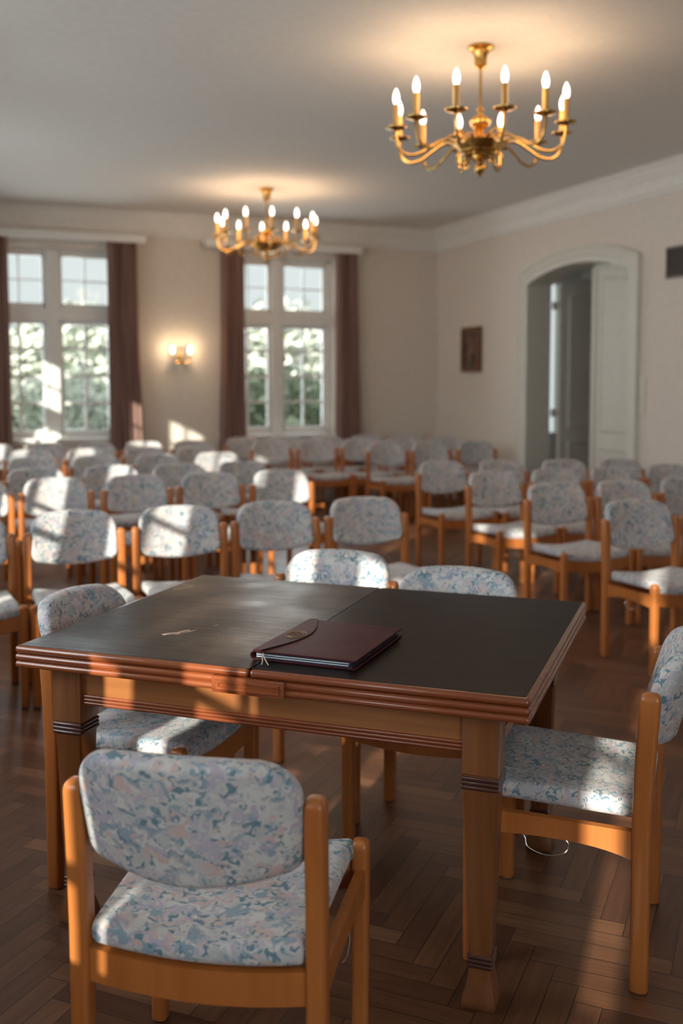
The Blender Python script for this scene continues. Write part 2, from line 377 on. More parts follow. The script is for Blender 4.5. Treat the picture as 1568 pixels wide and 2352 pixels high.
# ------------------------------------------------------------------ room shell
# floor: herringbone planks laid at 45 degrees to the walls, one mesh
def make_floor():
    bm = BM(); W, L = 0.069, 0.414
    grain = bm.loops.layers.uv.new('grain'); edge = bm.loops.layers.uv.new('edge'); colr = bm.loops.layers.float_color.new('plank')
    a = YAW+PI/4; ex = Vector((math.cos(a), math.sin(a), 0)); ey = Vector((-math.sin(a), math.cos(a), 0))
    n0, n1, q0, q1 = N_LEFT-0.5, N_RIGHT+0.3, Q_FRONT, Q_BACK+0.1
    def plank(x, y, horiz):
        w, h = (L, W) if horiz else (W, L)
        P = [ex*x+ey*y, ex*(x+w)+ey*y, ex*(x+w)+ey*(y+h), ex*x+ey*(y+h)]
        c = (P[0]+P[2])/2; cn, cq = c.dot(NV), c.dot(AV)
        if not (n0 < cn < n1 and q0 < cq < q1): return
        f = bm.faces.new([bm.verts.new(p) for p in P])
        t = random.betavariate(1.4, 1.4); u0, v0 = random.random()*50, random.random()*50
        uv = [(0, 0), (1, 0), (1, 1), (0, 1)]
        for l, (uu, vv) in zip(f.loops, uv):
            s, tt = (uu, vv) if horiz else (vv, uu)
            l[edge].uv = (s, tt); l[grain].uv = (u0+s*L, v0+tt*W); l[colr] = (t, t, t, 1)
    for i in range(-300, 300):
        for j in range(-45, 45):
            ox, oy = i*W-j*L, i*W+j*L
            c = ex*ox+ey*oy
            if not (n0-1 < c.dot(NV) < n1+1 and q0-1 < c.dot(AV) < q1+1): continue
            plank(ox, oy, True); plank(ox, oy+W, False)
    return struct('floor', bm, M['parquet'], smooth=0)
make_floor()
# solid sub-floor under the planks
bm = BM(); box(bm, N_LEFT-0.7, N_RIGHT+3.4, Q_FRONT-0.3, 14.0, -0.12, -0.004); struct('floor_base', bm, M['bark'], rotz=YAW, smooth=0)
bm = BM(); box(bm, N_LEFT-0.45, N_RIGHT+0.3, Q_FRONT-0.3, Q_BACK+0.3, Z_CEIL, Z_CEIL+0.15); struct('ceiling', bm, M['ceiling'], rotz=YAW, smooth=0)

def wall_rects(bm, s0, s1, z0, z1, holes, place, thick):
    """wall from s0..s1, z0..z1 with rectangular holes (a,b,c,d); place(s, depth, z)"""
    ss = sorted({s0, s1, *[h[0] for h in holes], *[h[1] for h in holes]}); zs = sorted({z0, z1, *[h[2] for h in holes], *[h[3] for h in holes]})
    inside = lambda s, z: any(h[0] < s < h[1] and h[2] < z < h[3] for h in holes)
    def quad(*p): bm.faces.new([bm.verts.new(place(*x)) for x in p])
    for a, b in zip(ss, ss[1:]):
        for c, d in zip(zs, zs[1:]):
            if inside((a+b)/2, (c+d)/2): continue
            for dep in (0, thick): quad((a, dep, c), (b, dep, c), (b, dep, d), (a, dep, d))
    for a, b, c, d in list(holes)+[(s0, s1, z0, z1)]:
        for p, q_ in (((a, c), (b, c)), ((b, c), (b, d)), ((b, d), (a, d)), ((a, d), (a, c))):
            quad((p[0], 0, p[1]), (q_[0], 0, q_[1]), (q_[0], thick, q_[1]), (p[0], thick, p[1]))
    bmesh.ops.remove_doubles(bm, verts=bm.verts, dist=1e-5); return bm
WH, WZ0, WZ1 = 0.72, 0.85, 3.02
LEFT_T, BACK_T = 0.50, 0.30
bm = wall_rects(BM(), N_LEFT-LEFT_T, N_RIGHT+0.3, 0, Z_CEIL, [(n-WH, n+WH, WZ0, WZ1) for n in BACK_WINDOWS], lambda s, d, z: (s, Q_BACK+d, z), BACK_T)
struct('wall_back', bm, M['wall'], rotz=YAW, smooth=0)
bm = wall_rects(BM(), Q_FRONT, Q_BACK, 0, Z_CEIL, [(q-WH, q+WH, WZ0, WZ1) for q in LEFT_WINDOWS], lambda s, d, z: (N_LEFT-d, s, z), LEFT_T)
struct('wall_left', bm, M['wall'], rotz=YAW, smooth=0)
bm = wall_rects(BM(), N_LEFT-LEFT_T, N_RIGHT+0.3, 0, Z_CEIL, [(n-WH, n+WH, WZ0, WZ1) for n in FRONT_WINDOWS], lambda s, d, z: (s, Q_FRONT-d, z), BACK_T); struct('wall_front', bm, M['wall'], rotz=YAW, smooth=0)

# right wall with the arched opening
DQ0, DQ1, DSPR, DRISE, RIGHT_T = 8.05, 9.86, 2.585, 0.145, 0.30
DC, DHW = (DQ0+DQ1)/2, (DQ1-DQ0)/2
def arch_z(q, hw=DHW, rise=DRISE, spr=DSPR):
    rr = (hw*hw+rise*rise)/(2*rise); x = max(-hw, min(hw, q-DC)); return spr+rise-rr+math.sqrt(rr*rr-x*x)
def right_wall():
    bm = BM(); K = 24
    qs = [DQ0+(DQ1-DQ0)*k/K for k in range(K+1)]
    def quad(*p): bm.faces.new([bm.verts.new(x) for x in p])
    n0, n1 = N_RIGHT, N_RIGHT+RIGHT_T
    for a, b in ((Q_FRONT, DQ0), (DQ1, Q_BACK)):
        for n in (n0, n1): quad((n, a, 0), (n, b, 0), (n, b, DSPR), (n, a, DSPR)); quad((n, a, DSPR), (n, b, DSPR), (n, b, Z_CEIL), (n, a, Z_CEIL))
    for a, b in zip(qs, qs[1:]):
        za, zb = arch_z(a), arch_z(b)
        for n in (n0, n1): quad((n, a, za), (n, b, zb), (n, b, Z_CEIL), (n, a, Z_CEIL))
        quad((n0, a, za), (n0, b, zb), (n1, b, zb), (n1, a, za))
    for q in (DQ0, DQ1): quad((n0, q, 0), (n1, q, 0), (n1, q, DSPR), (n0, q, DSPR))
    bmesh.ops.remove_doubles(bm, verts=bm.verts, dist=1e-5)
    return struct('wall_right', bm, M['wall'], rotz=YAW, smooth=20)
right_wall()
# corridor beyond the arched door
CN0, CN1, CQ0, CQ1 = N_RIGHT+RIGHT_T, N_RIGHT+RIGHT_T+2.9, 6.4, 13.4
bm = wall_rects(BM(), CN0-0.05, CN1, 0, 3.2, [(CN0+0.25, CN1-0.35, 0.72, 3.0)], lambda s, d, z: (s, CQ1+d, z), 0.2); struct('wall_corridor_end', bm, M['white'], rotz=YAW, smooth=0)
bm = BM(); box(bm, CN1, CN1+0.2, CQ0, CQ1+0.2, 0, 3.2); struct('wall_corridor_side', bm, M['white'], rotz=YAW, smooth=0)
bm = BM(); box(bm, CN0-0.05, CN1+0.2, CQ0-0.2, CQ0, 0, 3.2); struct('wall_corridor_near', bm, M['white'], rotz=YAW, smooth=0)
bm = BM(); box(bm, CN0-0.001, CN1+0.2, CQ0-0.2, CQ1+0.2, 3.2, 3.3); struct('ceiling_corridor', bm, M['white'], rotz=YAW, smooth=0)
bm = BM(); box(bm, CN0, CN1, CQ0, CQ1, -0.004, 0.0); struct('floor_corridor', bm, M['table_leg_wood'], rotz=YAW, smooth=0)
bm = BM(); box(bm, CN0+0.25, CN1-0.35, CQ1+0.09, CQ1+0.10, 0.72, 3.0); struct('window_3', bm, M['glass'], rotz=YAW, smooth=0)

# cornice: profile (out from wall, z) swept along each wall
CPROF = [(0, 3.19), (0.016, 3.19), (0.02, 3.215), (0.036, 3.225), (0.04, 3.265), (0.052, 3.305), (0.072, 3.335), (0.088, 3.342), (0.092, 3.37), (0.11, 3.38), (0.122, 3.41), (0.15, 3.425), (0.155, 3.44), (0.175, 3.442), (0.175, 3.45), (0, 3.45)]
def sweep_wall(name, prof, place, s0, s1, m):
    bm = BM(); loft(bm, [[place(s, d, z) for d, z in prof] for s in (s0, s1)]); return struct(name, bm, m, rotz=YAW, smooth=25)
sweep_wall('trim_1', CPROF, lambda s, d, z: (N_RIGHT-d, s, z), Q_FRONT, Q_BACK, M['cornice'])
sweep_wall('trim_2', CPROF, lambda s, d, z: (s, Q_BACK-d, z), N_LEFT, N_RIGHT, M['cornice'])
sweep_wall('trim_3', CPROF, lambda s, d, z: (N_LEFT+d, s, z), Q_FRONT, Q_BACK, M['cornice'])
BPROF = [(0, 0), (0.018, 0), (0.018, 0.10), (0.010, 0.12), (0, 0.125)]
sweep_wall('baseboard_back', BPROF, lambda s, d, z: (s, Q_BACK-d, z), N_LEFT, N_RIGHT, M['white'])
sweep_wall('baseboard_right', BPROF, lambda s, d, z: (N_RIGHT-d, s, z), DQ1+0.15, Q_BACK, M['white'])
sweep_wall('baseboard_near', BPROF, lambda s, d, z: (N_RIGHT-d, s, z), Q_FRONT, DQ0-0.15, M['white'])

# ------------------------------------------------------------------ windows
def window(idx, loc, rotz, depth):
    """local x along the wall, y outward, z up"""
    r = struct_root('window_%d' % idx, loc, rotz)
    y0, y1 = depth-0.09, depth-0.02
    bm = BM()
    box(bm, -WH, -WH+0.055, y0, y1, WZ0, WZ1); box(bm, WH-0.055, WH, y0, y1, WZ0, WZ1)
    box(bm, -WH, WH, y0, y1, WZ1-0.05, WZ1); box(bm, -WH, WH, y0, y1, WZ0, WZ0+0.04)
    obj('window_frame', bm, M['white'], r, 0)
    bm = BM(); box(bm, -0.07, 0.07, y0-0.05, y1, WZ0, WZ1, 0.01); obj('mullion', bm, M['white'], r)
    bm = BM(); box(bm, -WH, WH, y0-0.045, y1, 2.20, 2.345, 0.01); obj('transom', bm, M['white'], r)
    ys, ye = y0+0.012, y0+0.055
    for s in (-1, 1):
        xa, xb = sorted((s*0.07, s*(WH-0.055)))
        for za, zb, bars in ((WZ0+0.04, 2.20, (1.25, 1.565, 1.88)), (2.345, WZ1-0.05, (2.655,))):
            st = 0.042
            bm = BM()
            box(bm, xa, xa+st, ys, ye, za, zb); box(bm, xb-st, xb, ys, ye, za, zb)
            box(bm, xa, xb, ys, ye, za, za+st+0.01); box(bm, xa, xb, ys, ye, zb-st, zb)
            low = zb < 2.3
            mw = 0.016 if low else 0.009
            xm = (xa+xb)/2; box(bm, xm-mw, xm+mw, ys+0.008, ye-0.008, za, zb)
            for z in bars: box(bm, xa, xb, ys+0.008, ye-0.008, z-mw, z+mw)
            f = obj('sash', bm, M['white'], r, 0)
            bm = BM(); box(bm, xa+0.02, xb-0.02, (ys+ye)/2-0.002, (ys+ye)/2+0.002, za+0.02, zb-0.02); obj('pane', bm, M['glass'], f, 0)
    bm = BM(); box(bm, -WH-0.06, WH+0.06, -0.05, y0, WZ0-0.04, WZ0+0.004, 0.008); obj('window_sill', bm, M['white'], r)
    return r
for i, n in enumerate(BACK_WINDOWS): window(i+1, R(n, Q_BACK), YAW, BACK_T-0.06)
for i, q in enumerate(LEFT_WINDOWS): window(i+4, R(N_LEFT, q), YAW+PI/2, LEFT_T-0.04)

for i, n in enumerate(FRONT_WINDOWS): window(i+11, R(n, Q_FRONT), YAW+PI, BACK_T-0.06)

# ------------------------------------------------------------------ arched door
bm = BM()      # casing round the opening, on the room face of the right wall
def arch_path(off, k=28):
    hw = DHW+off; pts = [(DC+hw, 0.0)]
    for i in range(k+1):
        q = DC+hw-2*hw*i/k; pts.append((q, arch_z(q, hw, DRISE+off*0.25, DSPR+off*0.75)))
    pts.append((DC-hw, 0.0)); return pts
prof = [(0.0, 0.0), (0.0, 0.02), (0.05, 0.024), (0.06, 0.036), (0.115, 0.036), (0.125, 0.05), (0.15, 0.05), (0.155, 0.0)]   # off, out
paths = [[(N_RIGHT-o, q, z) for q, z in arch_path(off)] for off, o in prof]
loft(bm, paths, cap=False, closed=False)
door = struct_root('door_1', (0, 0, 0), YAW)
obj('casing', bm, M['door'], door, 30)
bm = BM()      # painted lining of the reveal
lin = [[(n, q, z) for q, z in arch_path(-0.012)] for n in (N_RIGHT-0.02, N_RIGHT+RIGHT_T)]
lin2 = [[(n, q, z) for q, z in arch_path(0.004)] for n in (N_RIGHT+RIGHT_T, N_RIGHT-0.02)]
loft(bm, lin+lin2+[lin[0]], cap=False, closed=False); obj('reveal_lining', bm, M['door'], door, 30)
def leaf_bm(width, flip):
    """door leaf, local x 0 at hinge .. width at meeting edge, y thickness, arched top"""
    bm = BM(); K = 14
    def top(x): return arch_z(DC+DHW*(1-x/width)) - 0.02
    def panelled(x0, x1, z0, ztop, y, out):
        s = []
        for off, o in ((0, 0), (0.012, out), (0.035, out), (0.05, 0.0)):
            pts = [(x0+off, y+(o if y > 0 else -o), z0+off), (x1-off, y+(o if y > 0 else -o), z0+off)]
            for k in range(9):
                x = x1-off-(x1-x0-2*off)*k/8; pts.append((x, y+(o if y > 0 else -o), ztop(x)-off))
            s.append(pts)
        loft(bm, s, cap=False)
    rows = []
    for y in (-0.022, 0.022):
        pts = [(0, y, 0.01), (width, y, 0.01)]+[(width*(1-k/K), y, top(width*(1-k/K))) for k in range(K+1)]
        rows.append(pts)
    loft(bm, rows)
    for y in (-0.0221, 0.0221):
        panelled(0.11, width-0.10, 0.98, lambda x: top(x)-0.13, y, 0.014)
        panelled(0.11, width-0.10, 0.20, lambda x: 0.84, y, 0.014)
    return bm
LW = 0.89
o = obj('door_leaf', leaf_bm(LW, False), M['door'], door, 30)      # far leaf, swung open into the corridor
o.location = (N_RIGHT+RIGHT_T+0.10, DQ1-0.03, 0); o.rotation_euler = (0, 0, rad(4))
for z in (0.55, 1.15, 2.35):
    bm = BM(); tube(bm, [(0, 0, -0.05), (0, 0, 0.05)], 0.012, 10); box(bm, -0.09, 0.0, -0.003, 0.003, -0.045, 0.045)
    h = obj('hinge', bm, M['door'], door); h.location = (N_RIGHT+RIGHT_T+0.09, DQ1-0.03, z)
o = obj('door_leaf', leaf_bm(LW, True), M['door'], door, 30)       # near leaf, closed
o.location = (N_RIGHT+RIGHT_T-0.045, DQ0+0.012, 0); o.rotation_euler = (0, 0, PI/2)
bm = BM(); box(bm, N_RIGHT+RIGHT_T-0.085, N_RIGHT+RIGHT_T-0.065, DQ0+LW-0.03, DQ0+LW+0.03, 0.01, 2.68); obj('astragal', bm, M['door'], door)

# ------------------------------------------------------------------ small things on the right wall
def on_right(q, z): return R(N_RIGHT, q, z)
# local x = along +q ... use rotz so that local -y faces the room: local x -> -AV, local y -> +NV
RW = YAW-PI/2
p = thing('framed_painting', 'small dark oil painting in a deep brown wooden frame on the right wall', 'painting', on_right(11.08, 1.895), RW)
bm = BM(); w, h, t, dpt = 0.225, 0.275, 0.05, 0.055
for a in ((-w, w, h-t, h), (-w, w, -h, -h+t)): box(bm, a[0], a[1], -dpt, -0.002, a[2], a[3], 0.008)
for a in ((-w, -w+t, -h+t, h-t), (w-t, w, -h+t, h-t)): box(bm, a[0], a[1], -dpt, -0.002, a[2], a[3], 0.008)
obj('frame', bm, M['frame_wood'], p)
bm = BM(); box(bm, -w+t-0.01, w-t+0.01, -0.028, -0.004, -h+t-0.01, h-t+0.01); cv = obj('canvas', bm, M['canvas'], p)
bm = BM(); slab(bm, [(0.035*math.cos(2*PI*k/20)-0.02, 0.048*math.sin(2*PI*k/20)+0.10) for k in range(20)], [(0, 0), (0, 0.002)], warp=lambda c: (c.x, -0.028-c.z, c.y))
slab_h = obj('painted_head', bm, M['paint_skin'], cv)
bm = BM(); slab(bm, [(-0.05, 0.05), (0.01, 0.05), (0.04, -0.02), (0.07, -0.14), (-0.06, -0.14), (-0.07, -0.02)], [(0, 0), (0, 0.0015)], warp=lambda c: (c.x, -0.028-c.z, c.y)); obj('painted_dress', bm, M['paint_skin'], cv)
bm = BM(); slab(bm, [(0.0, -0.06), (0.05, -0.04), (0.085, -0.15), (0.02, -0.16)], [(0, 0), (0, 0.003)], warp=lambda c: (c.x, -0.028-c.z, c.y)); obj('painted_shadow', bm, M['paint_dark'], cv)

v = thing('ventilation_grille', 'dark framed ventilation grille high on the right wall at the photo edge', 'vent', on_right(7.26, 2.565), RW)
bm = BM(); w, h = 0.285, 0.14
for a in ((-w, w, h-0.02, h), (-w, w, -h, -h+0.02)): box(bm, a[0], a[1], -0.022, 0, a[2], a[3], 0.004)
for a in ((-w, -w+0.02, -h+0.02, h-0.02), (w-0.02, w, -h+0.02, h-0.02)): box(bm, a[0], a[1], -0.022, 0, a[2], a[3], 0.004)
obj('frame', bm, M['vent'], v)
bm = BM(); box(bm, -w+0.01, w-0.01, -0.004, -0.001, -h+0.01, h-0.01); obj('backing', bm, M['vent_back'], v, 0)
bm = BM()
for k in range(11):
    z = -h+0.03+k*0.022; loft(bm, [[(x, -0.004, z+0.008), (x, -0.018, z-0.006), (x, -0.018, z-0.009), (x, -0.004, z+0.005)] for x in (-w+0.015, w-0.015)])
obj('slats', bm, M['vent'], v, 0)

s = thing('light_switch_panel', 'cream upright strip of four switches beside the arched door', 'light switch', on_right(7.85, 1.375), RW)
bm = BM(); box(bm, -0.043, 0.043, -0.010, 0, -0.175, 0.175, 0.005); obj('plate', bm, M['switch'], s)
for k in range(4):
    bm = BM(); box(bm, -0.028, 0.028, -0.016, -0.009, -0.128+k*0.085-0.030, -0.128+k*0.085+0.030, 0.003); obj('rocker', bm, M['switch'], s)

# ------------------------------------------------------------------ curtains and pelmets on the back wall
def curtain(name_label, s0t, s1t, s0b, s1b, folds, q, zt=3.13, zb=0.03, group='curtains at the back windows', side=False):
    bm = BM(); K = folds*10; Z = 14; rows = []
    for zi in range(Z+1):
        t = zi/Z; z = zb+(zt-zb)*t; e = (1-t)**1.5
        a, b = s0t+(s0b-s0t)*e, s1t+(s1b-s1t)*e
        fr, bk = [], []
        for k in range(K+1):
            u = k/K; ph = 2*PI*folds*u
            amp = 0.035*(0.75+0.25*math.sin(3.1*u*folds+1.3))*(0.8+0.35*e)
            d = amp*math.sin(ph)+0.012*math.sin(2.3*ph+2+t*2); x = a+(b-a)*u+0.010*math.sin(ph*2+t)
            fr.append((x, d-0.0015)); bk.append((x, d+0.0015))
        pts = fr+bk[::-1]
        rows.append([(x, q+d, z) if not side else (q+d, x, z) for x, d in pts])
    loft(bm, rows)
    o = obj('curtain', bm, M['curtain'], None, 60); o.rotation_euler = (0, 0, YAW)
    return tag(o, name_label, 'curtain', group)
QC = Q_BACK-0.115
c1, c2 = BACK_WINDOWS
curtain('brown curtain cut by the left photo edge, left side of left window', c1-0.95, c1-0.50, c1-1.0, c1-0.47, 5, QC)
curtain('brown curtain between the left window and the brass wall lamp', c1+0.585, c1+0.92, c1+0.585, c1+1.01, 6, QC)
curtain('brown curtain hanging left of the right window, beside the wall lamp', c2-0.77, c2-0.49, c2-0.82, c2-0.47, 5, QC)
curtain('brown curtain hanging right of the right window, nearest the room corner', c2+0.71, c2+0.98, c2+0.70, c2+1.08, 5, QC)
for c, lab in ((c1, 'white curtain pelmet board above the left window'), (c2, 'white curtain pelmet board above the right window')):
    x0, x1 = c-0.985, c+1.015
    t = thing('curtain_pelmet', lab, 'pelmet', (0, 0, 0), YAW)
    bm = BM(); box(bm, x0, x1, Q_BACK-0.20, Q_BACK-0.178, 3.085, 3.175, 0.004); obj('fascia', bm, M['white'], t)
    bm = BM(); box(bm, x0, x1, Q_BACK-0.18, Q_BACK-0.002, 3.15, 3.172); obj('top_board', bm, M['white'], t)
    bm = BM(); tube(bm, [(x0+0.03, Q_BACK-0.115, 3.145), (x1-0.03, Q_BACK-0.115, 3.145)], 0.012, 10); obj('curtain_track', bm, M['brass'], t)
# unseen curtains added at the left wall windows (outside the picture, they trim the sun beams)
NC_ = N_LEFT+0.10
curtain('brown curtain added unseen to trim the sun, first left wall window behind the table', -1.46, -0.76, -1.46, -0.76, 7, NC_, side=True, group='curtains added along the left wall to trim the sun')
curtain('brown curtain added unseen to trim the sun, left wall window beside the table', 0.38, 0.84, 0.38, 0.84, 5, NC_, side=True, group='curtains added along the left wall to trim the sun')

# ------------------------------------------------------------------ chandeliers and wall lamp
def chandelier(label, n, q, phase):
    t = thing('brass_chandelier', label, 'chandelier', R(n, q, 2.70), YAW, 'brass chandeliers')
    H = Z_CEIL-2.70
    bm = BM(); lathe(bm, [(0.012, H), (0.075, H), (0.076, H-0.012), (0.060, H-0.022), (0.050, H-0.026), (0.046, H-0.040), (0.040, H-0.050), (0.037, H-0.085), (0.034, H-0.115), (0.020, H-0.125), (0.010, H-0.13)], 28)
    for k in range(20):
        a = 2*PI*k/20; bmesh.ops.create_uvsphere(bm, u_segments=6, v_segments=5, radius=0.006, matrix=Matrix.Translation((0.049*math.cos(a), 0.049*math.sin(a), H-0.030)))
    obj('canopy', bm, M['brass'], t)
    bm = BM(); tube(bm, [(0, 0, 0.36), (0, 0, H-0.12)], 0.008, 12); obj('rod', bm, M['brass'], t)
    bm = BM(); lathe(bm, [(0.008, 0.405), (0.014, 0.40), (0.022, 0.392), (0.012, 0.384), (0.014, 0.365), (0.024, 0.352), (0.052, 0.338), (0.060, 0.322), (0.056, 0.305), (0.040, 0.285), (0.022, 0.272), (0.017, 0.258), (0.030, 0.245), (0.022, 0.232), (0.040, 0.215), (0.060, 0.20)], 28)
    obj('baluster', bm, M['brass'], t)
    bm = BM(); lathe(bm, [(0.05, 0.205), (0.150, 0.203), (0.156, 0.196), (0.150, 0.188), (0.148, 0.180), (0.140, 0.172), (0.138, 0.164), (0.122, 0.152), (0.120, 0.145), (0.100, 0.132), (0.098, 0.126), (0.070, 0.112), (0.040, 0.103), (0.028, 0.10)], 36)
    for k in range(24):
        a = 2*PI*k/24; bmesh.ops.create_uvsphere(bm, u_segments=6, v_segments=5, radius=0.009, matrix=Matrix.Translation((0.150*math.cos(a), 0.150*math.sin(a), 0.206)))
    obj('bowl', bm, M['brass'], t)
    bm = BM(); lathe(bm, [(0.028, 0.104), (0.018, 0.092), (0.014, 0.080), (0.020, 0.074), (0.032, 0.056), (0.034, 0.044), (0.026, 0.028), (0.014, 0.018), (0.012, 0.010), (0.004, 0.0)], 20)
    obj('finial', bm, M['brass'], t)
    for k in range(6):
        a = phase+2*PI*(k+0.5)/6; bm = BM()
        pts = [(0.11, 0.15), (0.135, 0.118), (0.130, 0.080), (0.105, 0.066), (0.085, 0.085), (0.088, 0.112)]
        tube(bm, catmull([(r*math.cos(a), r*math.sin(a), z) for r, z in pts], 5), 0.006, 8); obj('scroll', bm, M['brass'], t)
        bm = BM(); pts = [(0.06, 0.21), (0.09, 0.245), (0.12, 0.262), (0.145, 0.255), (0.150, 0.24)]
        tube(bm, catmull([(r*math.cos(a), r*math.sin(a), z) for r, z in pts], 5), lambda s: 0.010*(1-0.6*s), 8); obj('leaf_curl', bm, M['brass'], t)
    RR = 0.50
    for k in range(12):
        a = phase+2*PI*k/12; ca, sa = math.cos(a), math.sin(a); bm = BM()
        pts = [(0.13, 0.185), (0.18, 0.208), (0.23, 0.205), (0.29, 0.170), (0.36, 0.128), (0.43, 0.118), (0.48, 0.150), (RR, 0.215), (RR, 0.265)]
        tube(bm, catmull([(r*ca, r*sa, z) for r, z in pts], 5), 0.0085, 8)
        arm = obj('arm', bm, M['brass'], t)
        x, y = RR*ca, RR*sa
        bm = BM(); lathe(bm, [(0.010, 0.250), (0.020, 0.256), (0.046, 0.262), (0.060, 0.268), (0.061, 0.273), (0.044, 0.270), (0.018, 0.266), (0.016, 0.285), (0.012, 0.29)], 18, x, y); obj('drip_pan', bm, M['brass'], arm)
        bm = BM(); lathe(bm, [(0.016, 0.268), (0.0175, 0.272), (0.0175, 0.398), (0.015, 0.402), (0.008, 0.402)], 14, x, y); obj('candle_sleeve', bm, M['sleeve'], arm)
        bm = BM(); lathe(bm, [(0.009, 0.400), (0.014, 0.410), (0.0185, 0.428), (0.0185, 0.445), (0.014, 0.466), (0.007, 0.484), (0.002, 0.492)], 14, x, y); obj('bulb', bm, M['bulb'], arm)
    for k in range(6):
        a = phase+2*PI*(k+0.25)/6
        ld = bpy.data.lights.new('chandelier_light', 'POINT'); ld.energy = 3.8; ld.color = (1.0, 0.66, 0.38); ld.shadow_soft_size = 0.12
        lo = bpy.data.objects.new('chandelier_light', ld); C.objects.link(lo); lo.location = R(n, q, 2.70)+Vector((0.44*math.cos(a+YAW), 0.44*math.sin(a+YAW), 0.38))
    return t
chandelier('brass chandelier nearest the camera, hanging at upper right with twelve lit candle bulbs', 3.044, 5.366, math.atan2(-1, 0)-YAW-rad(7.5)+rad(15))
chandelier('distant brass chandelier with lit bulbs hanging in front of the right window', 3.234, 10.025, -PI/2-YAW+rad(4)-rad(24))

t = thing('wall_lamp', 'two-armed brass wall lamp lit between the two back windows', 'wall lamp', R(2.79, Q_BACK, 1.80), YAW)
bm = BM(); slab(bm, [(0.032*math.cos(2*PI*k/24), 0.075*math.sin(2*PI*k/24)) for k in range(24)], roundprof(0, 0.022, 0.010), warp=lambda c: (c.x, -c.z, c.y-0.02)); obj('back_plate', bm, M['brass'], t)
bm = BM(); lathe(bm, [(0.006, -0.11), (0.016, -0.095), (0.022, -0.07), (0.014, -0.05), (0.020, -0.03), (0.012, 0.0), (0.009, 0.03), (0.009, 0.07), (0.026, 0.085), (0.024, 0.095), (0.008, 0.115)], 16, 0, -0.045); obj('stem', bm, M['brass'], t)
for sgn in (-1, 1):
    bm = BM(); tube(bm, catmull([(0, -0.045, -0.05), (sgn*0.05, -0.07, -0.075), (sgn*0.095, -0.09, -0.05), (sgn*0.105, -0.095, -0.01)], 6), 0.006, 8); arm = obj('arm', bm, M['brass'], t)
    bm = BM(); lathe(bm, [(0.008, -0.014), (0.034, -0.006), (0.034, -0.002), (0.012, -0.002)], 16, sgn*0.105, -0.095); obj('drip_pan', bm, M['brass'], arm)
    bm = BM(); lathe(bm, [(0.012, -0.004), (0.013, 0.03), (0.008, 0.032)], 12, sgn*0.105, -0.095); obj('candle_sleeve', bm, M['sleeve'], arm)
    bm = BM(); lathe(bm, [(0.010, 0.03), (0.019, 0.045), (0.024, 0.070), (0.020, 0.098), (0.008, 0.122), (0.002, 0.128)], 14, sgn*0.105, -0.095); obj('bulb', bm, M['bulb'], arm)
    ld = bpy.data.lights.new('wall_lamp_light', 'POINT'); ld.energy = 2.4; ld.color = (1.0, 0.72, 0.42); ld.shadow_soft_size = 0.03
    lo = bpy.data.objects.new('wall_lamp_light', ld); C.objects.link(lo); lo.location = R(2.79+sgn*0.115, Q_BACK-0.155, 1.89)

# ------------------------------------------------------------------ the table
TA = rad(-19.9); TW, TL, TZ = 1.39, 1.09, 0.79
e1 = Vector((math.cos(TA), math.sin(TA), 0)); e2 = Vector((-math.sin(TA), math.cos(TA), 0))
tc_ = Vector((-0.231, 2.483, 0))+e2*(TL/2)
T = thing('draw_leaf_table', 'old wooden draw-leaf table with dark top and reeded edges', 'table', tc_, TA)
hx, hy = TW/2, TL/2
def half_outline(x0, x1, y0, y1, r=0.010): return [((x0+x1)/2+px, (y0+y1)/2+py) for px, py in rrect(x1-x0, y1-y0, r, 3)]
for s in (-1, 1):
    x0, x1 = (-hx, -0.0012) if s < 0 else (0.0012, hx)
    bm = BM(); slab(bm, half_outline(x0, x1, -hy, hy), halfround(TZ-0.021, TZ-0.0005, 0.010), rings=(0.6,)); top = obj('tabletop', bm, M['moulding'], T, 35)
    bm = BM(); a0, a1 = (x0+0.012, x1-0.001) if s < 0 else (x0+0.001, x1-0.012)
    slab(bm, half_outline(a0, a1, -hy+0.012, hy-0.012, 0.006), [(0, TZ-0.003), (0, TZ-0.0002), (0.001, TZ)], rings=(0.6,)); ws = obj('dark_panel', bm, M['worn_top' if s < 0 else 'dark_top'], top, 0)
    # drawn-in leaf under each half of the top: two beads thick
    bm = BM(); pr = halfround(TZ-0.060, TZ-0.0415, 0.009)+halfround(TZ-0.0405, TZ-0.022, 0.009)
    slab(bm, half_outline(x0, x1, -hy, hy, 0.008), pr, rings=(0.6,)); obj('draw_leaf', bm, M['moulding'], T, 35)
bm = BM(); box(bm, -0.098, 0.098, -hy-0.006, -hy+0.05, TZ-0.063, TZ-0.0215, 0.002)
cb = obj('centre_block', bm, M['moulding'], T)
bm = BM(); s_ = []
for off, o_ in ((0.010, -0.0005), (0.013, 0.004), (0.020, 0.004), (0.024, -0.001)):
    s_.append([(x, -hy-0.006-o_, z) for x, z in ((-0.098+off, TZ-0.063+off*0.75), (0.098-off, TZ-0.063+off*0.75), (0.098-off, TZ-0.0215-off*0.75), (-0.098+off, TZ-0.0215-off*0.75))])
loft(bm, s_, cap=False); obj('panel_moulding', bm, M['moulding'], cb)
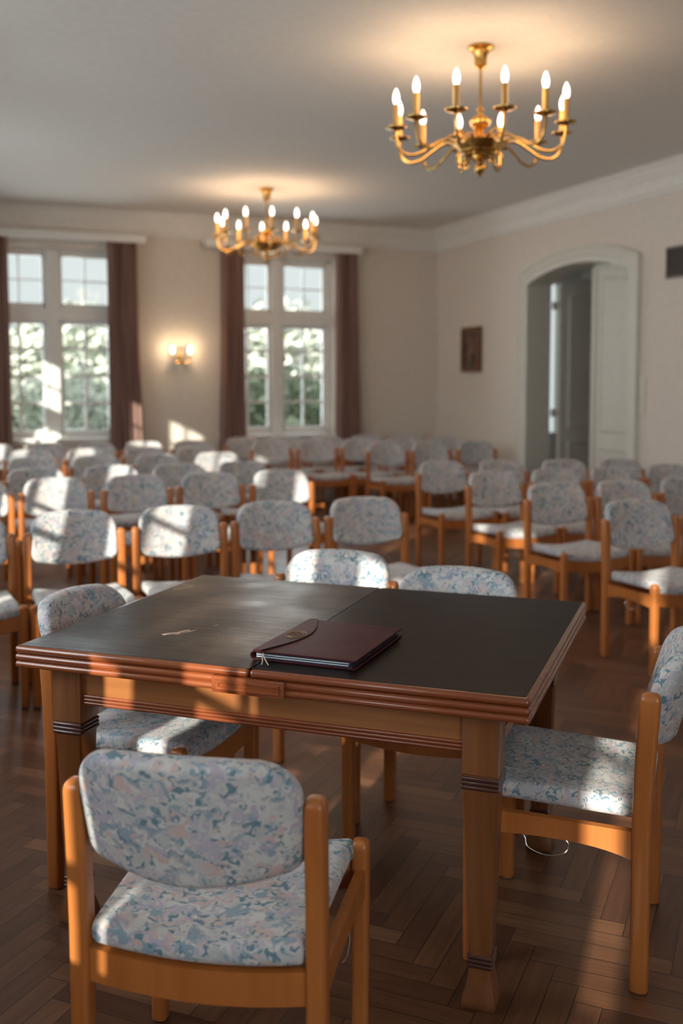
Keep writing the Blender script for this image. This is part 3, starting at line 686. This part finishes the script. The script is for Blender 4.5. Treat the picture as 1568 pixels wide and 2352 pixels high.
# scratch on the dark top, left half
def loc_t(x, y): d = Vector((x, y, 0))-tc_; return d.dot(e1), d.dot(e2)
sx, sy = loc_t(-0.462, 2.862)
for dx, dy, ln, wd, an in ((0.0, 0.0, 0.085, 0.020, 62), (0.016, 0.008, 0.07, 0.012, 66), (-0.018, -0.016, 0.06, 0.011, 58), (0.13, 0.10, 0.03, 0.003, 30), (0.06, 0.115, 0.02, 0.003, 70)):
    bm = BM(); a = rad(an); out = []
    for k in range(16):
        th = 2*PI*k/16; rr = 1+0.25*math.sin(3*th+an)
        px, py = ln/2*math.cos(th)*rr, wd/2*math.sin(th)*rr
        out.append((sx+dx+px*math.cos(a)-py*math.sin(a), sy+dy+px*math.sin(a)+py*math.cos(a)))
    slab(bm, out, [(0, TZ-0.001), (0.0004, TZ+0.0004)], rings=()); sc_o = obj('scratch', bm, M['bare_wood'], T); sc_o['label'] = 'pale bare scratch in the dark top'
# legs
LX, LY = hx-0.125, hy-0.10
def table_leg(x, y):
    bm = BM(); S_ = []
    prof = [(0.000, 0.076), (0.005, 0.083), (0.018, 0.083), (0.035, 0.076), (0.055, 0.065), (0.080, 0.056), (0.105, 0.053), (0.13, 0.054), (0.30, 0.066), (0.535, 0.080), (0.538, 0.083), (0.575, 0.083), (0.578, 0.088), (TZ-0.062, 0.088)]
    loft(bm, [[(x+px, y+py, z) for px, py in rrect(w, w, 0.004, 2)] for z, w in prof])
    g = obj('leg', bm, M['table_leg_wood'], T, 35)
    for z0, w in ((0.540, 0.083), (0.098, 0.054)):
        bm = BM(); pr = []
        for k in range(3): pr += halfround(z0+k*0.011, z0+k*0.011+0.0105, 0.004)
        slab(bm, [(x+px, y+py) for px, py in rrect(w+0.008, w+0.008, 0.003, 2)], pr, rings=()); b = obj('reeded_band', bm, M['band'], g, 35); b['label'] = 'dark triple reeded band'
for sx_ in (-1, 1):
    for sy_ in (-1, 1): table_leg(sx_*LX, sy_*LY)
AZ0, AZ1 = TZ-0.165, TZ-0.060
for (x0, x1, y0, y1, ax) in ((-LX+0.044, LX-0.044, -LY-0.030, -LY-0.008, 'x'), (-LX+0.044, LX-0.044, LY+0.008, LY+0.030, 'x'),
                             (-LX-0.030, -LX-0.008, -LY+0.044, LY-0.044, 'y'), (LX+0.008, LX+0.030, -LY+0.044, LY-0.044, 'y')):
    bm = BM(); box(bm, x0, x1, y0, y1, AZ0, AZ1); ap = obj('apron', bm, M['table_wood'] if ax == 'x' else M['table_leg_wood'], T, 0)
    bm = BM()
    for k in range(3):
        z = AZ0+0.005+k*0.0095
        if ax == 'x':
            yy = y0 if y0 < 0 else y1
            tube(bm, [(x0, yy, z), (x1, yy, z)], 0.0052, 10)
        else:
            xx = x0 if x0 < 0 else x1
            tube(bm, [(xx, y0, z), (xx, y1, z)], 0.0052, 10)
    rb = obj('reeded_band', bm, M['moulding'], ap); rb['label'] = 'red brown triple reeded lower edge'

# ------------------------------------------------------------------ the leather folder on the table
NA = rad(-21.5); fe1 = Vector((math.cos(NA), math.sin(NA), 0)); fe2 = Vector((-math.sin(NA), math.cos(NA), 0))
FW, FL = 0.283, 0.372
fc = Vector((-0.029, 2.700, TZ))
Fd = thing('leather_folder', 'burgundy leather document folder with gold oval stamp on the table', 'folder', fc, NA)
fx, fy = FW/2, FL/2
bm = BM(); slab(bm, half_outline(-fx, fx, -fy, fy, 0.006), roundprof(0.0002, 0.0045, 0.002), rings=(0.975, 0.6)); obj('back_cover', bm, M['leather'], Fd)
def cover_warp(c): return (c.x, c.y, c.z + 0.0035*(1-min(1, abs(c.x+fx)/0.05))**0 * 0 + 0.003*math.sin(PI*(c.x+fx)/FW)*0.6)
bm = BM(); slab(bm, half_outline(-fx+0.004, fx, -fy, fy, 0.006), roundprof(0.0195, 0.0240, 0.002), warp=cover_warp, rings=(0.975, 0.8, 0.6, 0.4, 0.2)); obj('front_cover', bm, M['leather'], Fd)
bm = BM()      # rounded spine
loft(bm, [[(-fx+0.008-0.014*math.cos(rad(a)), y, 0.0122+0.0118*math.sin(rad(a))) for a in range(-90, 91, 15)]+[(-fx+0.008-0.010*math.cos(rad(a)), y, 0.0122+0.0085*math.sin(rad(a))) for a in range(90, -91, -15)] for y in (-fy, fy)])
obj('spine', bm, M['leather'], Fd)
for z0, z1, ins, mname in ((0.0050, 0.0075, 0.012, 'card'), (0.0078, 0.0105, 0.022, 'paper'), (0.0108, 0.0130, 0.012, 'card'), (0.0133, 0.0160, 0.020, 'paper'), (0.0163, 0.0190, 0.010, 'card')):
    bm = BM(); box(bm, -fx+0.010, fx-ins, -fy+0.002+ins*0.15, fy-0.004, z0, z1); g = obj('page_block', bm, M[mname], Fd, 0)
    g['label'] = 'white paper sheets' if mname == 'paper' else 'dark card sheets'
# front flap with its curved edge
bm = BM()
K = 24
def flap_x(t):      # t along the length from near (0) to far (1)
    return -fx+0.026+0.050*math.sin(PI*t)**1.1
edge_pts = [(flap_x(k/K), -fy+FL*k/K) for k in range(K+1)]
loft(bm, [[(-fx+0.003, y, 0.0225), (-fx+0.003, y, 0.0266), (x, y, 0.0270), (x, y, 0.0225)] for x, y in edge_pts])
fl = obj('flap', bm, M['leather'], Fd, 0)
bm = BM(); tube(bm, [(x, y, 0.0270) for x, y in edge_pts], 0.0014, 6); obj('flap_edge', bm, M['stitch'], Fd)
# gold oval stamp with its two upright strokes
ex_, ey_ = -fx+0.043, -0.005
bm = BM()
for a_, b_ in ((0.026, 0.035), (0.019, 0.027)):
    tube(bm, [(ex_+a_*math.cos(2*PI*k/32), ey_+b_*math.sin(2*PI*k/32), 0.0272) for k in range(32)], 0.0009, 6, closed=True)
for dx in (-0.005, 0.005): tube(bm, [(ex_+dx, ey_-0.020, 0.0272), (ex_+dx, ey_+0.020, 0.0272)], 0.0009, 6)
em = obj('gold_stamp', bm, M['gold'], Fd); em['label'] = 'gold oval stamp'
bm = BM()
for dx in (0.0, 0.011):
    tube(bm, catmull([(-fx+0.030, -fy+0.004, 0.0195), (-fx+0.034+dx*0.4, -fy-0.010, 0.014), (-fx+0.040+dx, -fy-0.022, 0.005), (-fx+0.046+dx*1.6, -fy-0.038, 0.0025)], 5), 0.0018, 6)
cd = obj('cord', bm, M['cord'], Fd); cd['label'] = 'pale knotted cord ends'

# ------------------------------------------------------------------ chairs
PX, PYB, PYF = 0.2325, -0.21, 0.21      # posts and front legs
PH, LH = 0.752, 0.478
def seat_bm():
    out = []
    hw_f, hw_b = 0.228, 0.214
    y0, y1 = -0.222, 0.228
    base = rrect(2*0.222, y1-y0, 0.018, 4)
    dense = []
    for i, p_ in enumerate(base):
        q_ = base[(i+1) % len(base)]; d = math.hypot(q_[0]-p_[0], q_[1]-p_[1]); m_ = max(1, int(d/0.035))
        for k in range(m_): dense.append((p_[0]+(q_[0]-p_[0])*k/m_, p_[1]+(q_[1]-p_[1])*k/m_))
    def warp(c):
        t = (c.y-y0)/(y1-y0)-0.0; y = c.y+(y0+y1)/2; k = (y-y0)/(y1-y0)
        x = c.x*(hw_b+(hw_f-hw_b)*k)/0.222
        z = c.z+0.020*(c.x/0.222)**2-0.016*(1-k)+0.002
        if k > 0.8: z -= 0.016*((k-0.8)/0.2)**2
        rr = 1-max(abs(c.x)/0.222, abs(c.y)/((y1-y0)/2))
        if c.z > 0.445: z += 0.008*min(1, rr*4)
        return (x, y, z)
    return slab(BM(), dense, roundprof(0.418, 0.466, 0.019, 5), warp=warp, rings=(0.85, 0.7, 0.55, 0.4, 0.2))
def back_bm():
    # outline in local (x, height) then bent: bows backward in the middle and tilts back
    out = []; w = 0.2125; zb, zt = 0.588, 0.850
    pts = []
    def arc(cx, cz, r, a0, a1, n=7):
        for k in range(n+1):
            a = rad(a0+(a1-a0)*k/n); pts.append((cx+r*math.cos(a), cz+r*math.sin(a)))
    rt, rb = 0.085, 0.045
    arc(w-rb, zb+rb+0.012, rb, -75, 0, 5); arc(w-rt, zt-0.012-rt, rt, 0, 82, 8)
    for k in range(1, 8): x = (w-rt)*(1-2*k/8); pts.append((x, zt-0.012+0.006*(1-(x/(w-rt))**2)))
    arc(-w+rt, zt-0.012-rt, rt, 98, 180, 8); arc(-w+rb, zb+rb+0.012, rb, 180, 255, 5)
    for k in range(1, 8): x = -(w-rb)*(1-2*k/8); pts.append((x, zb-0.012+0.024*(x/(w-rb))**2))
    dense = []
    for i, p_ in enumerate(pts):
        q_ = pts[(i+1) % len(pts)]; d = math.hypot(q_[0]-p_[0], q_[1]-p_[1]); m_ = max(1, int(d/0.03))
        for k in range(m_): dense.append((p_[0]+(q_[0]-p_[0])*k/m_, p_[1]+(q_[1]-p_[1])*k/m_))
    def warp(c):
        x, z, t = c.x, c.y, c.z
        y = PYB+0.014-0.060*(1-(x/w)**2)-0.075*(z-0.60)/0.25*1.0*(1 if z > 0.60 else 0.3)
        return (x, y+t-0.026+0.012*(1-(x/w)**2)*(t/0.05), z)
    return slab(BM(), dense, roundprof(0.0, 0.052, 0.022, 5), warp=warp, rings=(0.85, 0.7, 0.5, 0.3))
def rail_bm(kind, sgn=1):
    bm = BM(); K = 12; secs = []
    for k in range(K+1):
        t = k/K
        if kind == 'side':
            y = PYB+0.018+(PYF-PYB-0.036)*t
            x = sgn*(PX-0.002+0.012*t); zt = 0.404+0.012*t; zb = 0.352+0.006*t-0.022*(1-t)**6-0.006*t**6+0.006*math.sin(PI*t)
            secs.append([(x-0.011, y, zb), (x+0.011, y, zb), (x+0.011, y, zt), (x-0.011, y, zt)])
        else:
            yy = PYB if kind == 'back' else PYF+0.004; hw = PX-0.016+(0.012 if kind == 'front' else 0)
            x = -hw+2*hw*t; u = (2*t-1); dz = 0.020*u*u-0.018
            zt = 0.416+dz if kind == 'back' else 0.430+dz; zb = zt-0.066
            secs.append([(x, yy-0.011, zb), (x, yy+0.011, zb), (x, yy+0.011, zt), (x, yy-0.011, zt)])
    loft(bm, secs)
    es = [e for e in bm.edges if e.calc_face_angle(0) > 1.2]
    bmesh.ops.bevel(bm, geom=es, offset=0.003, segments=2, affect='EDGES')
    return bm
MESH = {}
def keep(key, o): MESH[key] = o.data; return o
def make_chair(label, loc, rotz, detail, group=None):
    """rotz turns the facing direction, local +y"""
    t = thing('padded_chair', label, 'chair', loc, rotz, group)
    def part(name, key, builder, m, parent=t, smooth=45):
        if key not in MESH:
            o = obj(name, builder(), m, parent, smooth); MESH[key] = o.data
        else:
            o = bpy.data.objects.new(name, MESH[key]); C.objects.link(o); o.parent = parent
        return o
    part('seat', 'seat', seat_bm, M['fabric']); part('backrest', 'back', back_bm, M['fabric'])
    W_ = M['chair_wood']
    for s in (-1, 1):
        for kind in ('b', 'f'):
            if kind == 'b': fn = lambda s=s: post(BM(), s*PX, PYB, 0.004, PH, 0.040, 0.050, 0.011, 0.038, 0.044, lean=0.016)
            else: fn = lambda s=s: post(BM(), s*(PX+0.007), PYF, 0.004, LH, 0.040, 0.046, 0.012, 0.036, 0.040, dome=0.018)
            g = part('leg', 'leg%s%d' % (kind, s), fn, W_)
            if detail:
                px, py = (s*PX, PYB) if kind == 'b' else (s*(PX+0.007), PYF)
                part('foot_glide', 'glide%s%d' % (kind, s), lambda px=px, py=py: lathe(BM(), [(0.014, 0.0), (0.016, 0.002), (0.015, 0.006), (0.01, 0.006)], 14, px, py), M['glide'], g)
        part('side_rail', 'side%d' % s, lambda s=s: rail_bm('side', s), W_)
    part('front_rail', 'front', lambda: rail_bm('front'), W_); part('back_rail', 'backr', lambda: rail_bm('back'), W_)
    if detail:
        def clip(s):
            x = s*(PX+0.002)
            return tube(BM(), catmull([(x, -0.02, 0.362), (x, -0.035, 0.345), (x+s*0.004, -0.025, 0.322), (x+s*0.008, 0.02, 0.312), (x+s*0.006, 0.065, 0.325), (x, 0.075, 0.348), (x, 0.095, 0.362)], 5), 0.0015, 6)
        c_ = part('row_connector', 'clip1', lambda: clip(1), M['chrome']); c_ = part('row_connector', 'clip-1', lambda: clip(-1), M['chrome'])
    return t
def facing(dx, dy): return math.atan2(dy, dx)-PI/2
def chair_from_back(bx, by, fx_, fy_, label, detail=True, group=None):
    """bx,by = midpoint of the two back posts on the floor, (fx,fy) = facing direction"""
    d = Vector((fx_, fy_, 0)).normalized(); c = Vector((bx, by, 0))-d*PYB
    return make_chair(label, c, facing(fx_, fy_), detail, group)
TG = 'chairs drawn up to the table'
chair_from_back(-0.272, 1.862, math.sin(rad(11)), math.cos(rad(11)), 'padded chair nearest the camera, seen from behind in front of the table', group=TG)
chair_from_back(0.814, 2.645, math.cos(rad(159.5)), math.sin(rad(159.5)), 'padded chair at the right end of the table, seen in profile', group=TG)
lp = Vector((-0.848, 2.95, 0))+e2*0.2325
chair_from_back(lp.x, lp.y, e1.x, e1.y, 'padded chair pushed under the left end of the table', group=TG)
chair_from_back(-0.03, 3.875, -math.sin(rad(21)), -math.cos(rad(21)), 'left padded chair of two on the far side of the table', group=TG)
chair_from_back(0.392, 3.505, -math.sin(rad(20)), -math.cos(rad(20)), 'right padded chair of two on the far side of the table', group=TG)

ORD = ['first', 'second', 'third', 'fourth', 'fifth', 'sixth']
def row(centers, q, rowname, block, detail, from_right, grp):
    """centers: n of each chair (or (n,q)); q: line of the back posts"""
    n_ = len(centers)
    for i, c in enumerate(centers):
        nn, qq = c if isinstance(c, tuple) else (c, q)
        k = (n_-1-i) if from_right else i
        side = 'the right' if from_right else 'the left'
        lab = 'patterned wooden chair, %s from %s in the %s of the %s' % (ORD[k], side, rowname, block)
        p_ = R(nn, qq+PYB+random.uniform(-0.012, 0.012)); a = YAW+PI+rad(random.uniform(-1.6, 1.6))
        make_chair(lab, p_, a, detail, grp)
GL, GR, GB = 'chairs of the left block', 'chairs of the right block', 'chairs by the right back corner'
row([0.14, 0.673, 1.21, 1.74, 2.28], 5.25, 'nearest row', 'left block', True, True, GL)
row([0.27, 0.80, 1.345, 1.88, 2.43], 7.16, 'second row', 'left block', False, True, GL)
row([0.76, 1.33, 1.86, 2.41], 8.08, 'third row', 'left block', False, True, GL)
row([0.84, 1.39, 1.94, 2.50], 9.22, 'fourth row', 'left block', False, True, GL)
row([0.37, 0.91, 1.46, 2.02, 2.55], 10.23, 'fifth row', 'left block', False, True, GL)
row([0.62, 1.15, 1.68, 2.21, 2.74], 11.25, 'rearmost row', 'left block', False, True, GL)
row([3.63, 4.17], 4.56, 'nearest row', 'right block', True, False, GR)
row([3.757, 4.285, 4.81], 5.545, 'second row', 'right block', True, False, GR)
row([3.855, 4.385, 4.915, 5.44], 6.49, 'third row', 'right block', False, False, GR)
row([(3.93, 7.46), (4.44, 7.36), (4.96, 7.24), (5.46, 7.14)], 7.4, 'rearmost row', 'right block', False, False, GR)
row([(4.64, 10.14), (5.14, 10.06), (5.66, 9.99)], 10, 'nearest row', 'back corner block', False, False, GB)
row([(3.58, 10.95), (4.10, 10.88), (4.62, 10.84), (5.15, 10.80), (5.68, 10.78)], 10.8, 'middle row', 'back corner block', False, False, GB)
row([3.45, 3.98, 4.51, 5.04, 5.57], 11.60, 'rearmost row', 'back corner block', False, False, GB)

# ------------------------------------------------------------------ outdoors, seen through the windows
bm = BM(); box(bm, -30, 5.9, Q_BACK+0.4, 60, -0.6, -0.5); o = struct('ground_lawn', bm, M['lawn'], rotz=YAW, smooth=0)
def shrub(label, n, q, r, h, leaves, size, m, cat='shrub', name='garden_shrub', z0=-0.5):
    t = thing(name, label, cat, R(n, q, z0), YAW, 'shrubs outside the back windows')
    rnd = random.Random(int(n*100+q*7)); bm = BM()
    for k in range(leaves):
        a, b = rnd.uniform(0, 2*PI), math.acos(rnd.uniform(-0.7, 1)); rr = rnd.uniform(0.55, 1.05)
        p_ = Vector((r*rr*math.sin(b)*math.cos(a), r*rr*math.sin(b)*math.sin(a), h*0.5+h*0.5*rr*math.cos(b)))
        ax = Vector((rnd.uniform(-1, 1), rnd.uniform(-1, 1), rnd.uniform(-1, 1))).normalized(); bx = ax.orthogonal().normalized(); s = size*rnd.uniform(0.6, 1.3)
        bm.faces.new([bm.verts.new(p_+ax*s), bm.verts.new(p_+bx*s*0.45+ax*s*0.2), bm.verts.new(p_-ax*s), bm.verts.new(p_-bx*s*0.45+ax*s*0.2)])
    obj('foliage', bm, m, t, 0, recalc=False)
    bm = BM()
    for k in range(7):
        a = 2*PI*k/7; tube(bm, [(0.06*math.cos(a), 0.06*math.sin(a), 0), (0.3*r*math.cos(a), 0.3*r*math.sin(a), h*0.4), (0.7*r*math.cos(a), 0.7*r*math.sin(a), h*0.75)], 0.02, 6)
    obj('stems', bm, M['bark'], t)
shrub('dark green shrub filling the lower panes of the right window', 5.0, 15.0, 1.1, 2.2, 2800, 0.10, M['leaf'])
shrub('light green shrub in the lower panes of the left window', 1.75, 15.2, 1.1, 2.1, 2800, 0.10, M['leaf_overexposed'])
shrub('tall pale bush standing behind the dark shrub outside the right window', 6.1, 18.2, 1.6, 3.5, 3000, 0.14, M['leaf_overexposed'])
shrub('tall pale bush at the back outside the left window', 2.3, 18.4, 1.5, 3.4, 3000, 0.14, M['leaf_overexposed'])
shrub('small green shrub seen through the left half of the right window', 3.7, 16.9, 0.70, 2.3, 1800, 0.10, M['leaf'])
shrub('small green shrub seen through the left half of the left window', 0.2, 17.0, 0.9, 2.3, 1800, 0.10, M['leaf'])
h_ = thing('neighbouring_house', 'white neighbouring house seen through the upper left window', 'house', R(-3.0, 34, -0.5), YAW)
bm = BM(); box(bm, -3, 5.2, 0, 6, 0, 9.2); obj('facade', bm, M['render'], h_, 0)
bm = BM(); loft(bm, [[(x, -0.6, 9.2), (x, 6.6, 9.2), (x, 3, 12.5)] for x in (-3.5, 5.7)]); obj('roof', bm, M['roof'], h_, 0)
for x in (0.2, 4.0):
    bm = BM(); box(bm, x, x+0.9, -0.05, 0.01, 5.0, 6.5); obj('house_window', bm, M['pane_grey'], h_, 0)
